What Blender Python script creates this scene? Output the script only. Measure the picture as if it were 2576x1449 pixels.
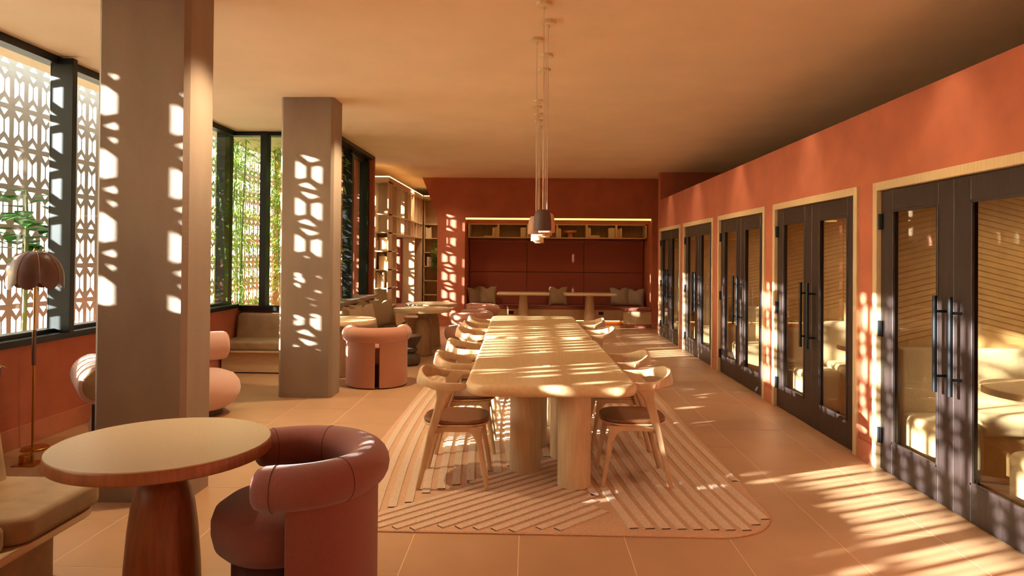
import bpy, bmesh, math, random
from mathutils import Vector, Matrix
random.seed(7)
R = math.radians
PI = math.pi
for o in list(bpy.data.objects):
    bpy.data.objects.remove(o, do_unlink=True)
SC = bpy.context.scene
COL = SC.collection

# ------------------------------------------------------------------ camera
CAM_H = 1.6
def cam_axes(yaw, pitch, roll):
    cy, sy = math.cos(yaw), math.sin(yaw); cp, sp = math.cos(pitch), math.sin(pitch)
    f = Vector((-sy*cp, cy*cp, sp)); r = Vector((cy, sy, 0)); u = r.cross(f)
    c, s = math.cos(roll), math.sin(roll)
    return c*r + s*u, -s*r + c*u, f
cd = bpy.data.cameras.new('camera'); cam = bpy.data.objects.new('camera', cd); COL.objects.link(cam)
r_, u_, f_ = cam_axes(.02647, .00924, .008215)
m = Matrix((r_, u_, -f_)).transposed().to_4x4(); m.translation = (0, 0, CAM_H)
cam.matrix_world = m
cd.sensor_width = 36; cd.lens = 1717/2576*36
cd.shift_x = (1288-1287.6)/2576; cd.shift_y = -(724.5-628.1)/2576
cd.clip_start = .05; cd.clip_end = 300
SC.camera = cam

# ------------------------------------------------------------------ light
SUN_DIR = Vector((1, .42, -.27)).normalized()
w = bpy.data.worlds.new('sky'); SC.world = w; w.use_nodes = True
nt = w.node_tree; nt.nodes.clear()
sky = nt.nodes.new('ShaderNodeTexSky'); sky.sky_type = 'NISHITA'; sky.sun_disc = False
sky.sun_elevation = R(14.1); sky.sun_rotation = R(248); sky.air_density = 1.0; sky.dust_density = 3.0; sky.altitude = 0
bg = nt.nodes.new('ShaderNodeBackground'); bg.inputs[1].default_value = 1.5
out = nt.nodes.new('ShaderNodeOutputWorld')
nt.links.new(sky.outputs[0], bg.inputs[0]); nt.links.new(bg.outputs[0], out.inputs[0])
sd = bpy.data.lights.new('sun', 'SUN'); sd.energy = 84.0; sd.angle = R(.53); sd.color = (1, .985, .96)
so = bpy.data.objects.new('sun', sd); COL.objects.link(so); so.rotation_euler = SUN_DIR.to_track_quat('-Z', 'Y').to_euler()
so.location = (-20, -8, 12)
SC.view_settings.view_transform = 'Standard'; SC.view_settings.look = 'None'
SC.view_settings.exposure = 0.28; SC.view_settings.gamma = 1; SC.view_settings.use_curve_mapping = False
def spot(name, loc, target, watts, angle=80, blend=.8, radius=.04, color=(1, .74, .45)):
    l = bpy.data.lights.new(name, 'SPOT'); l.energy = watts; l.spot_size = R(angle); l.spot_blend = blend
    l.shadow_soft_size = radius; l.color = color
    o = bpy.data.objects.new(name, l); COL.objects.link(o); o.location = loc
    o.rotation_euler = (Vector(target)-Vector(loc)).to_track_quat('-Z', 'Y').to_euler()
    return o
# added fill spots below the ceiling, no fixtures (seating, aisle and rear)
for x, y, e in ((-3.5, 6.6, 35), (-1.0, 7.2, 35), (-1.1, 9.8, 45), (-1.1, 12.6, 55), (-1.9, 14.4, 90), (-2.62, 16.0, 70), (-2.2, 17.0, 90),
                (1.5, 1.2, 40), (1.55, 3.6, 40), (1.55, 6.2, 40), (1.55, 8.8, 45), (1.55, 11.4, 50), (1.3, 13.8, 80), (-.5, 13.9, 60)):
    spot('fill_spot', (x, y, 3.33), (x, y, 0), e, 120, 1, .06)
# downlights grazing the passage side of the two columns
for y in (4.5, 7.74):
    spot('column_lamp', (-1.7, y, 3.33), (-2.0, y, 0), 260, 88, .9, .04, (1, .78, .48))
# wall washers above the doors
for y in (4.4, 6.6, 8.8, 11.0, 13.1):
    spot('wall_wash_lamp', (2.2, y, 3.33), (2.75, y, 1.9), 26, 52, 1, .03, (1, .78, .5))

# ------------------------------------------------------------------ materials
def lin(c):
    return tuple(((v/255)/12.92 if v/255 <= .04045 else ((v/255+.055)/1.055)**2.4) for v in c) + (1,)
MATS = {}
def mat(name, rgb, rough=.6, metal=0., var=0., scale=6., stretch=(1, 1, 1), bump=0., bscale=60., spec=.5, sheen=0., rgb2=None, detail=6):
    m = bpy.data.materials.new(name); m.use_nodes = True; n = m.node_tree.nodes; l = m.node_tree.links
    b = n['Principled BSDF']; b.inputs['Roughness'].default_value = rough; b.inputs['Metallic'].default_value = metal
    b.inputs['Specular IOR Level'].default_value = spec
    if sheen: b.inputs['Sheen Weight'].default_value = sheen
    c1 = lin(rgb); b.inputs['Base Color'].default_value = c1
    tc = n.new('ShaderNodeTexCoord')
    if var or rgb2:
        mp = n.new('ShaderNodeMapping'); mp.inputs['Scale'].default_value = stretch
        no = n.new('ShaderNodeTexNoise'); no.inputs['Scale'].default_value = scale; no.inputs['Detail'].default_value = detail
        rp = n.new('ShaderNodeValToRGB')
        c2 = lin(rgb2) if rgb2 else tuple(max(0, v*(1-var)) for v in c1[:3]) + (1,)
        c3 = c1 if rgb2 else tuple(min(1, v*(1+var*.6)) for v in c1[:3]) + (1,)
        rp.color_ramp.elements[0].color = c2; rp.color_ramp.elements[1].color = c3
        rp.color_ramp.elements[0].position = .35; rp.color_ramp.elements[1].position = .65
        l.new(tc.outputs['Object'], mp.inputs[0]); l.new(mp.outputs[0], no.inputs['Vector'])
        l.new(no.outputs['Fac'], rp.inputs[0]); l.new(rp.outputs[0], b.inputs['Base Color'])
    if bump:
        n2 = n.new('ShaderNodeTexNoise'); n2.inputs['Scale'].default_value = bscale; n2.inputs['Detail'].default_value = 3
        bp = n.new('ShaderNodeBump'); bp.inputs['Strength'].default_value = bump; bp.inputs['Distance'].default_value = .01
        l.new(tc.outputs['Object'], n2.inputs['Vector'])
        l.new(n2.outputs['Fac'], bp.inputs['Height']); l.new(bp.outputs[0], b.inputs['Normal'])
    MATS[name] = m
    return m
def glow(name, rgb, s):
    m = bpy.data.materials.new(name); m.use_nodes = True; n = m.node_tree.nodes; n.clear()
    e = n.new('ShaderNodeEmission'); e.inputs[0].default_value = lin(rgb); e.inputs[1].default_value = s
    o = n.new('ShaderNodeOutputMaterial'); m.node_tree.links.new(e.outputs[0], o.inputs[0]); return m
def glassmat(name, tint, refl):
    """clear sheet: mostly see-through, mirror-like towards grazing angles"""
    m = bpy.data.materials.new(name); m.use_nodes = True; n = m.node_tree.nodes; n.clear(); l = m.node_tree.links
    t = n.new('ShaderNodeBsdfTransparent'); t.inputs[0].default_value = lin(tint)
    g = n.new('ShaderNodeBsdfGlossy'); g.inputs['Roughness'].default_value = .0
    lw = n.new('ShaderNodeLayerWeight'); lw.inputs[0].default_value = .5
    pw = n.new('ShaderNodeMath'); pw.operation = 'POWER'; pw.inputs[1].default_value = 4
    ma = n.new('ShaderNodeMath'); ma.operation = 'MULTIPLY_ADD'; ma.inputs[1].default_value = .5; ma.inputs[2].default_value = refl
    mx = n.new('ShaderNodeMixShader'); o = n.new('ShaderNodeOutputMaterial')
    l.new(lw.outputs['Facing'], pw.inputs[0]); l.new(pw.outputs[0], ma.inputs[0])
    l.new(ma.outputs[0], mx.inputs[0]); l.new(t.outputs[0], mx.inputs[1]); l.new(g.outputs[0], mx.inputs[2]); l.new(mx.outputs[0], o.inputs[0])
    return m
def leafmat(name, rgb, rgb2):
    m = bpy.data.materials.new(name); m.use_nodes = True; n = m.node_tree.nodes; n.clear(); l = m.node_tree.links
    tc = n.new('ShaderNodeTexCoord'); no = n.new('ShaderNodeTexNoise'); no.inputs['Scale'].default_value = 5
    rp = n.new('ShaderNodeValToRGB'); rp.color_ramp.elements[0].color = lin(rgb2); rp.color_ramp.elements[1].color = lin(rgb)
    rp.color_ramp.elements[0].position = .35; rp.color_ramp.elements[1].position = .65
    d = n.new('ShaderNodeBsdfPrincipled'); d.inputs['Roughness'].default_value = .45
    t = n.new('ShaderNodeBsdfTranslucent'); mx = n.new('ShaderNodeMixShader'); mx.inputs[0].default_value = .45
    o = n.new('ShaderNodeOutputMaterial')
    l.new(tc.outputs['Object'], no.inputs['Vector']); l.new(no.outputs['Fac'], rp.inputs[0])
    l.new(rp.outputs[0], d.inputs['Base Color']); l.new(rp.outputs[0], t.inputs[0])
    l.new(d.outputs[0], mx.inputs[1]); l.new(t.outputs[0], mx.inputs[2]); l.new(mx.outputs[0], o.inputs[0])
    return m
CEIL = mat('ceiling_paint', (236, 204, 164), .85, var=.04, scale=1.5)
RED = mat('red_plaster', (182, 102, 74), .85, var=.10, scale=3, bump=.15, bscale=90)
REDF = mat('red_upholstery', (158, 84, 66), .9, var=.12, scale=60, bump=.25, bscale=300, sheen=.2)
SKIRT = mat('terracotta_skirting', (190, 118, 88), .6, var=.06, scale=8)
GROUT = mat('grout', (232, 202, 168), .8)
TILE = mat('terracotta_tile', (180, 140, 104), .42, var=.06, scale=2.5, bump=.03, bscale=120)
CONC = mat('board_concrete', (146, 127, 110), .8, var=.12, scale=2.2, stretch=(1.6, 1.6, .5), bump=.12, bscale=70)
OAK = mat('pale_oak', (206, 178, 138), .5, var=.10, scale=7, stretch=(9, .8, 9), bump=.04, bscale=60)
OAKV = mat('pale_oak_upright', (206, 178, 138), .5, var=.10, scale=7, stretch=(9, 9, .8), bump=.04, bscale=60)
OAKX = mat('pale_oak_cross', (204, 175, 134), .5, var=.10, scale=7, stretch=(.8, 9, 9), bump=.04, bscale=60)
TABLEWOOD = mat('satin_oak', (206, 174, 130), .32, var=.08, scale=7, stretch=(9, .6, 9))
CHAIRW = mat('chair_oak', (198, 164, 124), .42, var=.10, scale=9, stretch=(3, 3, 1), bump=.03)
REDWOOD = mat('reddish_oak', (150, 88, 52), .38, var=.18, scale=9, stretch=(6, 6, .5))
GREYWOOD = mat('brown_oak', (182, 148, 112), .5, var=.15, scale=9, stretch=(6, 6, .5))
TOPSTONE = mat('beige_laminate', (180, 158, 126), .42, var=.05, scale=60)
DARKW = mat('dark_stained_oak', (50, 38, 36), .42, var=.28, scale=12, stretch=(6, 6, .35), bump=.08, bscale=80)
DSTOOL = mat('blackened_wood', (74, 54, 40), .6, var=.3, scale=14, bump=.3, bscale=50)
BLACK = mat('black_metal', (34, 36, 40), .38, metal=.6)
FRAME = mat('dark_aluminium', (22, 26, 28), .4, metal=.2)
BRASS = mat('brass', (196, 148, 72), .28, metal=1)
LEATHER = mat('tan_suede', (158, 130, 96), .75, var=.16, scale=7, bump=.12, bscale=40)
SEATL = mat('cognac_leather', (122, 74, 46), .42, var=.1, scale=10, bump=.05)
BRICKF = mat('brick_red_wool', (130, 66, 54), .85, var=.16, scale=240, bump=.35, bscale=420, sheen=.35)
PINKF = mat('terracotta_pink_wool', (182, 122, 94), .88, var=.12, scale=240, bump=.35, bscale=420, sheen=.3)
PALEF = mat('pale_pink_wool', (208, 166, 148), .88, var=.06, scale=200, bump=.25, bscale=420, sheen=.3)
CREAMF = mat('cream_upholstery', (204, 186, 156), .85, var=.06, scale=160, bump=.2, bscale=300)
LINEN = mat('taupe_linen', (166, 142, 110), .85, var=.14, scale=180, bump=.4, bscale=260)
LINENP = mat('pale_linen', (196, 172, 142), .85, var=.12, scale=180, bump=.4, bscale=260)
SILK = mat('silvery_linen', (168, 158, 140), .55, var=.1, scale=120, bump=.3, bscale=200)
RUGB = mat('rug_ground', (204, 162, 128), .95, var=.14, scale=120, bump=.5, bscale=300)
RUGP = mat('rug_pile', (226, 192, 158), .95, var=.16, scale=90, bump=.8, bscale=300, sheen=.3)
RIB = mat('ribbed_timber', (224, 188, 134), .55, var=.08, scale=10)
BREEZE = mat('breeze_block_concrete', (158, 148, 132), .85, var=.1, scale=9, bump=.1)
BOUNCE = mat('pale_bounce', (240, 230, 212), .9)
SOIL = mat('garden_soil', (70, 56, 44), .95, var=.3, scale=9, bump=.5, bscale=30)
PAPER = mat('pale_paper', (222, 200, 164), .7, var=.06, scale=20)
PAPER2 = mat('warm_paper', (206, 170, 122), .7, var=.06, scale=20)
CLAY = mat('clay_vase', (206, 140, 100), .75, var=.15, scale=12)
CORK = mat('cork', (176, 122, 66), .9, var=.3, scale=60, bump=.4, bscale=80)
CREAMP = mat('cream_plaster', (222, 196, 150), .7)
CORD = mat('cord_fabric', (214, 190, 164), .6)
LEATHD = mat('brown_leather', (92, 56, 46), .38, var=.12, scale=9, bump=.05)
STONE = mat('grey_stone', (150, 132, 112), .5, var=.12, scale=6)
GLASS = glassmat('window_glass', (246, 250, 248), .03)
DGLASS = glassmat('door_glass', (250, 246, 238), .03)
CULM = mat('bamboo_culm', (120, 142, 66), .4, var=.25, scale=5, stretch=(1, 1, .4))
LEAF = leafmat('bamboo_leaf', (176, 200, 84), (104, 146, 56))
LEAFD = leafmat('broad_leaf', (74, 130, 48), (34, 84, 32))
LEAFB = leafmat('blue_green_blade', (84, 118, 96), (44, 78, 62))
LEAFP = leafmat('pothos_leaf', (160, 188, 76), (100, 140, 48))
LED = glow('warm_led', (255, 204, 120), 6)
LEDH = glow('niche_led', (255, 196, 92), 3.2)
BULB = glow('lamp_diffuser', (255, 214, 150), 6)

# ------------------------------------------------------------------ mesh helpers
class MB:
    def __init__(self): self.v = []; self.f = []
    def add(self, vs, fs):
        b = len(self.v); self.v += [tuple(p) for p in vs]; self.f += [tuple(i+b for i in f) for f in fs]; return self
    def box(self, x0, x1, y0, y1, z0, z1):
        return self.add([(x0,y0,z0),(x1,y0,z0),(x1,y1,z0),(x0,y1,z0),(x0,y0,z1),(x1,y0,z1),(x1,y1,z1),(x0,y1,z1)],
                        [(0,3,2,1),(4,5,6,7),(0,1,5,4),(1,2,6,5),(2,3,7,6),(3,0,4,7)])
    def loft(self, rings, cap0=True, cap1=True, closed=True):
        n = len(rings[0]); b = len(self.v)
        for r in rings: self.v += [tuple(p) for p in r]
        for i in range(len(rings)-1):
            for j in range(n if closed else n-1):
                k = (j+1) % n
                self.f.append((b+i*n+j, b+i*n+k, b+(i+1)*n+k, b+(i+1)*n+j))
        if cap0: self.f.append(tuple(b+j for j in reversed(range(n))))
        if cap1: self.f.append(tuple(b+(len(rings)-1)*n+j for j in range(n)))
        return self
    def prism(self, poly, z0, z1):
        return self.loft([[(x,y,z0) for x,y in poly], [(x,y,z1) for x,y in poly]])
    def lathe(self, prof, c=(0,0,0), n=32, cap0=True, cap1=True):
        return self.loft([[(c[0]+r*math.cos(2*PI*j/n), c[1]+r*math.sin(2*PI*j/n), c[2]+z) for j in range(n)] for r, z in prof], cap0, cap1)
    def tube(self, pts, rad, n=8, cap=True, squash=None):
        pts = [Vector(p) for p in pts]; rings = []
        if not isinstance(rad, (list, tuple)): rad = [rad]*len(pts)
        up = None
        for i, p in enumerate(pts):
            t = (pts[min(i+1, len(pts)-1)]-pts[max(i-1, 0)]).normalized()
            if up is None: up = Vector((0,0,1)) if abs(t.z) < .9 else Vector((1,0,0))
            s = t.cross(up).normalized(); up = s.cross(t).normalized()
            rings.append([p + s*rad[i]*math.cos(2*PI*j/n) + up*rad[i]*math.sin(2*PI*j/n) for j in range(n)])
        return self.loft(rings, cap, cap)
    def build(self, name, m, parent=None, smooth=False, bevel=0, seg=2, loc=None, rot=None):
        me = bpy.data.meshes.new(name); me.from_pydata(self.v, [], self.f)
        bm = bmesh.new(); bm.from_mesh(me); bmesh.ops.recalc_face_normals(bm, faces=bm.faces); bm.to_mesh(me); bm.free()
        me.materials.append(m)
        if smooth: me.polygons.foreach_set('use_smooth', [True]*len(me.polygons))
        o = bpy.data.objects.new(name, me); COL.objects.link(o)
        if parent: o.parent = parent
        if bevel:
            bv = o.modifiers.new('bevel', 'BEVEL'); bv.width = bevel; bv.segments = seg; bv.limit_method = 'ANGLE'; bv.angle_limit = R(35)
        if smooth: 
            md = o.modifiers.new('wn', 'WEIGHTED_NORMAL'); md.keep_sharp = True
            me.set_sharp_from_angle(angle=R(40))
        if loc: o.location = loc
        if rot: o.rotation_euler = rot
        return o
def tag(o, label=None, cat=None, group=None, kind=None):
    if label: o['label'] = label
    if cat: o['category'] = cat
    if group: o['group'] = group
    if kind: o['kind'] = kind
    return o
def thing(name, label, cat, loc=(0,0,0), rz=0, group=None):
    o = bpy.data.objects.new(name, None); COL.objects.link(o); o.location = loc; o.rotation_euler = (0,0,rz); o.empty_display_size = .1
    return tag(o, label, cat, group)
def dup(root, loc, rz=0, label=None, group=None):
    def cp(o, par):
        c = o.copy(); COL.objects.link(c); c.parent = par
        for ch in o.children: cp(ch, c)
        return c
    r = cp(root, None); r.location = loc; r.rotation_euler = (0,0,rz)
    if label: r['label'] = label
    if group: r['group'] = group
    return r
def struct(o): return tag(o, kind='structure')
def rrect(cx, cy, wx, wy, r, n=6):
    r = max(min(r, wx/2-1e-4, wy/2-1e-4), 1e-4); p = []
    for ax, ay, a0 in ((1,1,0),(-1,1,90),(-1,-1,180),(1,-1,270)):
        for k in range(n+1):
            a = R(a0+90*k/n); p.append((cx+ax*(wx/2-r)+r*math.cos(a), cy+ay*(wy/2-r)+r*math.sin(a)))
    return p
def slab_rings(cx, cy, wx, wy, r, z0, z1, er, n=6, k=5, bottom=True):
    """rounded slab with a soft edge of radius er"""
    rings = []; prof = []
    er2 = min(er, (z1-z0)/2)
    if bottom:
        for i in range(k+1):
            a = PI/2*i/k; prof.append((er2*(1-math.sin(a)), z0+er2*(1-math.cos(a))))
    else: prof.append((0, z0))
    for i in range(k+1):
        a = PI/2*i/k; prof.append((er2*(1-math.cos(a)), z1-er2*(1-math.sin(a))))
    for d, z in prof:
        rings.append([(x,y,z) for x,y in rrect(cx, cy, wx-2*d, wy-2*d, r-d if r > d else 1e-3, n)])
    return rings
def grid_obj(fn, nu, nv, name, m, parent=None):
    mb = MB(); vs = [fn(i/nu, j/nv) for i in range(nu+1) for j in range(nv+1)]
    fs = [(i*(nv+1)+j, (i+1)*(nv+1)+j, (i+1)*(nv+1)+j+1, i*(nv+1)+j+1) for i in range(nu) for j in range(nv)]
    return mb.add(vs, fs).build(name, m, parent, smooth=True)
ORD = ['first', 'second', 'third', 'fourth', 'fifth', 'sixth', 'seventh', 'eighth', 'ninth', 'tenth', 'eleventh', 'twelfth']

# ================================================================== SETTING
H = 3.36
XR = 2.674
fl = struct(MB().box(-4.6, 5.6, -2.2, 20.2, -.12, -.0015).build('floor', GROUT))
tm = {}
k = 0
for i in range(-8, 9):
    x0 = -.049+.6*i; x1 = x0+.6
    if x0 < -4.4 or x0 > 5: continue
    ph = [4.63, 4.03][(i) % 2]
    for j in range(-6, 14):
        y0 = ph+1.2*j; y1 = y0+1.2
        if y1 < 1.6 or y0 > 18.2: continue
        if x0 > 2.5 and y1 < 2.0: continue
        if 'm' not in tm:
            t = MB().box(-.2975, .2975, -.5975, .5975, -.006, 0).build('tile', TILE, fl, bevel=.0006, seg=1); tm['m'] = t
        else:
            t = tm['m'].copy(); COL.objects.link(t)
        t.location = ((x0+x1)/2, (y0+y1)/2, 0); k += 1
struct(MB().box(-4.75, 5.6, -2.2, 20.2, H, H+.2).build('ceiling', CEIL))

# doors ---------------------------------------------------------------
DY = [5.36, 7.545, 9.735, 11.925, 14.105]       # far (left) edge of each frame, door nearest first
DW = 1.925
b = MB(); prev = -2.2
for y in DY:
    b.box(XR, XR+.12, prev, y-DW+.005, 0, 2.18); prev = y-.005
b.box(XR, XR+.12, prev, 14.2, 0, 2.18); b.box(XR, XR+.12, -2.2, 14.2, 2.18, 2.776)
wr = struct(b.build('wall_right', RED))
b = MB(); prev = -2.2
for y in DY + [14.2]:
    b.box(XR-.014, XR, prev, (y-DW if y != 14.2 else 14.2), 0, .155); prev = y
struct(b.build('baseboard_right', SKIRT, bevel=.002))

def leaf(par, y_hinge, y_meet, sgn):
    """one glazed door leaf; hinge stile at y_hinge, sgn=+1 when the hinge lies on the far side"""
    x0, x1 = XR+.012, XR+.057; lo, hi = min(y_hinge, y_meet), max(y_hinge, y_meet)
    g0, g1 = lo+.165, hi-.165
    mb = MB()
    mb.box(x0, x1, lo, g0, .008, 2.115); mb.box(x0, x1, g1, hi, .008, 2.115)
    mb.box(x0, x1, g0, g1, .008, .235); mb.box(x0, x1, g0, g1, 1.965, 2.115)
    lf = mb.build('door_leaf', DARKW, par, bevel=.0025, seg=1)
    bd = MB()
    for xx0, xx1 in ((x0-.006, x0+.012),):
        bd.box(xx0, xx1, g0-.004, g0+.016, .235, 1.965); bd.box(xx0, xx1, g1-.016, g1+.004, .235, 1.965)
        bd.box(xx0, xx1, g0, g1, .231, .251); bd.box(xx0, xx1, g0, g1, 1.949, 1.969)
    bd.build('glazing_bead', DARKW, lf, bevel=.002, seg=1)
    MB().box(x0+.02, x0+.026, g0, g1, .235, 1.965).build('pane', DGLASS, lf)
    yh = y_meet + sgn*.078; hd = MB()
    hd.lathe([(.0145, .748), (.0145, 1.368)], (x0-.072, yh, 0), 14)
    for z in (.85, 1.266): hd.tube([(x0-.072, yh, z), (x0+.002, yh, z)], .009, 10)
    hd.build('pull_handle', BLACK, lf, smooth=True)
    for z in (.26, 1.07, 1.885):
        MB().lathe([(.011, -.06), (.011, .06)], (x0-.012, y_hinge, z), 10).box(x0-.012, x0+.002, y_hinge-sgn*.034, y_hinge+sgn*.006, z-.058, z+.058).build('hinge', BLACK, lf)
    return lf
for i, y in enumerate(DY):
    d = bpy.data.objects.new('door_%d' % (i+1), None); COL.objects.link(d); struct(d)
    fm = MB(); a, c = y-DW, y
    fm.box(XR-.022, XR+.12, a, a+.06, 0, 2.187).box(XR-.022, XR+.12, c-.06, c, 0, 2.187).box(XR-.022, XR+.12, a+.06, c-.06, 2.122, 2.187)
    fm.build('door_frame', OAKV, d, bevel=.003, seg=1)
    mid = (a+c)/2
    leaf(d, c-.063, mid+.002, 1); leaf(d, a+.063, mid-.002, -1)

# booths behind the doors ----------------------------------------------
struct(MB().box(XR+.12, 5.42, -2.2, 14.2, 2.62, 2.776).build('ceiling_booths', CREAMP))
struct(MB().box(5.42, 5.56, -2.2, 14.5, 0, H).build('wall_far_right', RED))
def chevron(par, y, x0, x1):
    """slanted ribs, mirrored at every seam"""
    rb = MB(); wseg = .64; k = 0; xs = x0
    while xs < x1-.05:
        xe = min(xs+wseg, x1); s = 1 if k % 2 == 0 else -1
        n = int(1.75/.045)
        for q in range(n):
            z = .93+q*.045; dz = s*.24*(xe-xs)
            za, zb = (z, z+dz) if s > 0 else (z-dz, z)
            za, zb = min(za, 2.57), min(zb, 2.57)
            if za > 2.56 and zb > 2.56: continue
            rb.add([(xs+.004,y,za),(xe-.004,y,zb),(xe-.004,y,zb+.038),(xs+.004,y,za+.038),
                    (xs+.004,y-.007,za+.003),(xe-.004,y-.007,zb+.003),(xe-.004,y-.007,zb+.035),(xs+.004,y-.007,za+.035)],
                   [(4,5,6,7),(0,1,5,4),(2,3,7,6),(0,4,7,3),(1,2,6,5)])
        xs = xe; k += 1
    return tag(rb.build('ribbed_panel', RIB, par), kind='stuff')
PY = [y+.13 for y in DY]; PY[-1] = 14.16
for i, y in enumerate(PY):
    wp = struct(MB().box(XR+.12, 5.42, y-.05, y+.05, 0, 2.62).build('wall_booth' if not i else 'wall_booth.%03d' % i, RIB))
    chevron(wp, y-.05, XR+.14, 5.4)
bt = None
nm = ['nearest', 'second', 'third', 'fourth', 'farthest']
def booth_bench(loc, label):
    t = thing('booth_bench', label, 'bench', loc, 0, 'benches in the glazed booths')
    MB().box(-.95, 1.2, .06, .5, 0, .34).build('plinth', RIB, t)
    MB().loft(slab_rings(.125, .24, 2.15, .5, .05, .34, .5, .045)).build('seat', CREAMF, t, smooth=True)
    MB().loft(slab_rings(-.045, .44, 2.5, .1, .03, .02, .92, .03)).build('backrest', CREAMF, t, smooth=True)
    return t
def booth_table(loc, label):
    t = thing('booth_table', label, 'table', loc, 0, 'round tables in the glazed booths')
    MB().lathe([(.36, .7), (.4, .705), (.4, .745), (.395, .75)], n=40).build('tabletop', OAK, t)
    MB().lathe([(.2, 0), (.2, .03), (.06, .05), (.06, .7)], n=24).build('pedestal', CREAMP, t)
    return t
def pouf(loc, label):
    t = thing('pouf', label, 'stool', loc, 0, 'cream poufs in the glazed booths')
    MB().loft(slab_rings(0, 0, .42, .42, .09, .03, .44, .05)).build('cushion', CREAMF, t, smooth=True)
    MB().box(-.17, .17, -.17, .17, 0, .03).build('base', BLACK, t)
    return t
for i, y in enumerate(PY):
    yb = y-.56
    l1 = 'cream upholstered bench along the ribbed wall of the %s booth' % nm[i]
    l2 = 'round pale table in the %s glazed booth' % nm[i]
    l3 = 'cream pouf close behind the glass of the %s booth' % nm[i]
    if i == 0:
        bt = booth_bench((4.15, yb, 0), l1); tb = booth_table((3.45, yb-.33, 0), l2); pf = pouf((3.02, yb+.16, 0), l3)
        pouf2 = dup(pf, (3.12, yb-.86, 0), 0, 'cream pouf low at the right edge of the nearest booth')
    else:
        dup(bt, (4.15, yb, 0), 0, l1); dup(tb, (3.45, yb-.33, 0), 0, l2); dup(pf, (3.02, yb+.16, 0), 0, l3)
    spot('booth_fill', (3.9, y-1.1, 2.58), (3.9, y-1.0, 0), 62, 140, 1, .1, (1, .84, .6))  # unseen fill light added to brighten each booth

# cross wall (blade) and back wall with niche ---------------------------
struct(MB().box(2.695, 5.42, 14.2, 14.45, 0, H).build('wall_cross', RED))
YB = 15.38
b = MB()
nx0, nx1, nz = -1.47, 2.735, 2.463
b.prism([(0,0)], 0, 0) if False else None
def yprism(mb, poly, y0, y1): return mb.loft([[(x,y0,z) for x,z in poly], [(x,y1,z) for x,z in poly]])
yprism(b, [(-2.09,0),(nx0,0),(nx0,H),(-2.445,H),(-2.095,2.475)], YB, YB+1.25)
b.box(nx0, nx1, YB, YB+.12, nz, H); b.box(nx1, 3.4, YB, YB+1.25, 0, H); b.box(nx0, nx1, YB+1.1, YB+1.25, 0, H); b.box(nx0, nx1, YB+.12, YB+1.1, 2.56, H)
wb = struct(b.build('wall_back', RED))
struct(MB().box(-2.105, nx0, YB-.014, YB, 0, .15).box(nx1, 3.3, YB-.014, YB, 0, .15).box(XR+.02, XR+.1, 14.186, 14.2, 0, .15).box(2.681, 2.695, 14.19, 14.45, 0, .15).build('baseboard_back', SKIRT))
MB().box(nx0+.005, nx1-.005, YB+.125, YB+.15, 2.425, 2.463).build('led_strip', LEDH, wb)
# upholstered panels
xs = [nx0+.02, -.07, 1.295, nx1-.02]
yb1 = YB+1.1
for i in range(3):
    for z0, z1 in ((.44, 1.213), (1.219, 1.925)):
        MB().loft([[(x, yb1-dy, z) for x, z in rrect((xs[i]+xs[i+1])/2, (z0+z1)/2, xs[i+1]-xs[i]-.006-2*ins, z1-z0-.004-2*ins, .012, 3)] for dy, ins in ((0,0),(.04,0),(.055,.006),(.06,.018))]).build('panel', REDF, wb, smooth=True)
    MB().tube([(xs[i]+.004, yb1-.06, 1.965), (xs[i+1]-.004, yb1-.06, 1.965)], .052, 14).build('roll_pad', REDF, wb, smooth=True)
# shelf unit in the niche
sh = thing('niche_shelf', 'long oak shelf of six open bays over the red niche bench', 'shelf', (0, 0, 0))
sy0, sy1 = 15.9, 16.42
MB().box(nx0+.02, nx1-.06, sy0, sy1, 2.018, 2.043).build('shelf', OAKX, sh, bevel=.002)
MB().box(nx0+.02, nx1-.06, sy0, sy1, 2.33, 2.352).build('top_board', OAKX, sh)
MB().box(nx0, nx1, sy0-.02, sy0+.03, 2.352, 2.43).build('fascia', RED, sh)
MB().box(nx0+.02, nx1-.06, sy1, sy1+.03, 2.02, 2.35).build('back_board', GREYWOOD, sh)
dx = [-1.45+.6865*k for k in range(7)]
for x in dx: MB().box(x, x+.045, sy0+.004, sy1, 2.043, 2.33).build('divider', OAKV, sh)
# niche bench
bn = thing('niche_bench', 'long oak bench with red seat pads inside the niche', 'bench')
yf = 15.78
MB().box(nx0+.002, nx1-.002, yf, 16.4, .13, .375).build('carcass', OAKX, bn, bevel=.003)
MB().box(nx0+.002, nx1-.002, yf+.2, 16.4, .003, .13).build('toe_kick', SKIRT, bn)
MB().box(nx0+.05, 2.1, yf+.16, yf+.185, .1, .125).build('led_strip', LED, bn)
for i in range(3):
    MB().loft(slab_rings((xs[i]+xs[i+1])/2, (yf+16.4)/2-.01, xs[i+1]-xs[i]-.006, 16.4-yf-.01, .02, .376, .445, .022)).build('seat_pad', REDF, bn, smooth=True)
MB().box(2.115, nx1-.002, YB+.03, yf, .09, .375).build('return_carcass', OAKX, bn, bevel=.003)
MB().box(2.17, nx1-.002, YB+.1, yf, .003, .09).build('return_toe_kick', SKIRT, bn)
MB().loft(slab_rings((2.1+nx1)/2, (YB+yf)/2, nx1-2.1, yf-YB, .03, .376, .455, .03)).build('return_seat_pad', REDF, bn, smooth=True)
for x in (-.42, 1.65):
    MB().box(x-.056, x+.056, yf-.006, yf+.002, .26, .33).build('socket_plate', BLACK, bn, bevel=.003)

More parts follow.
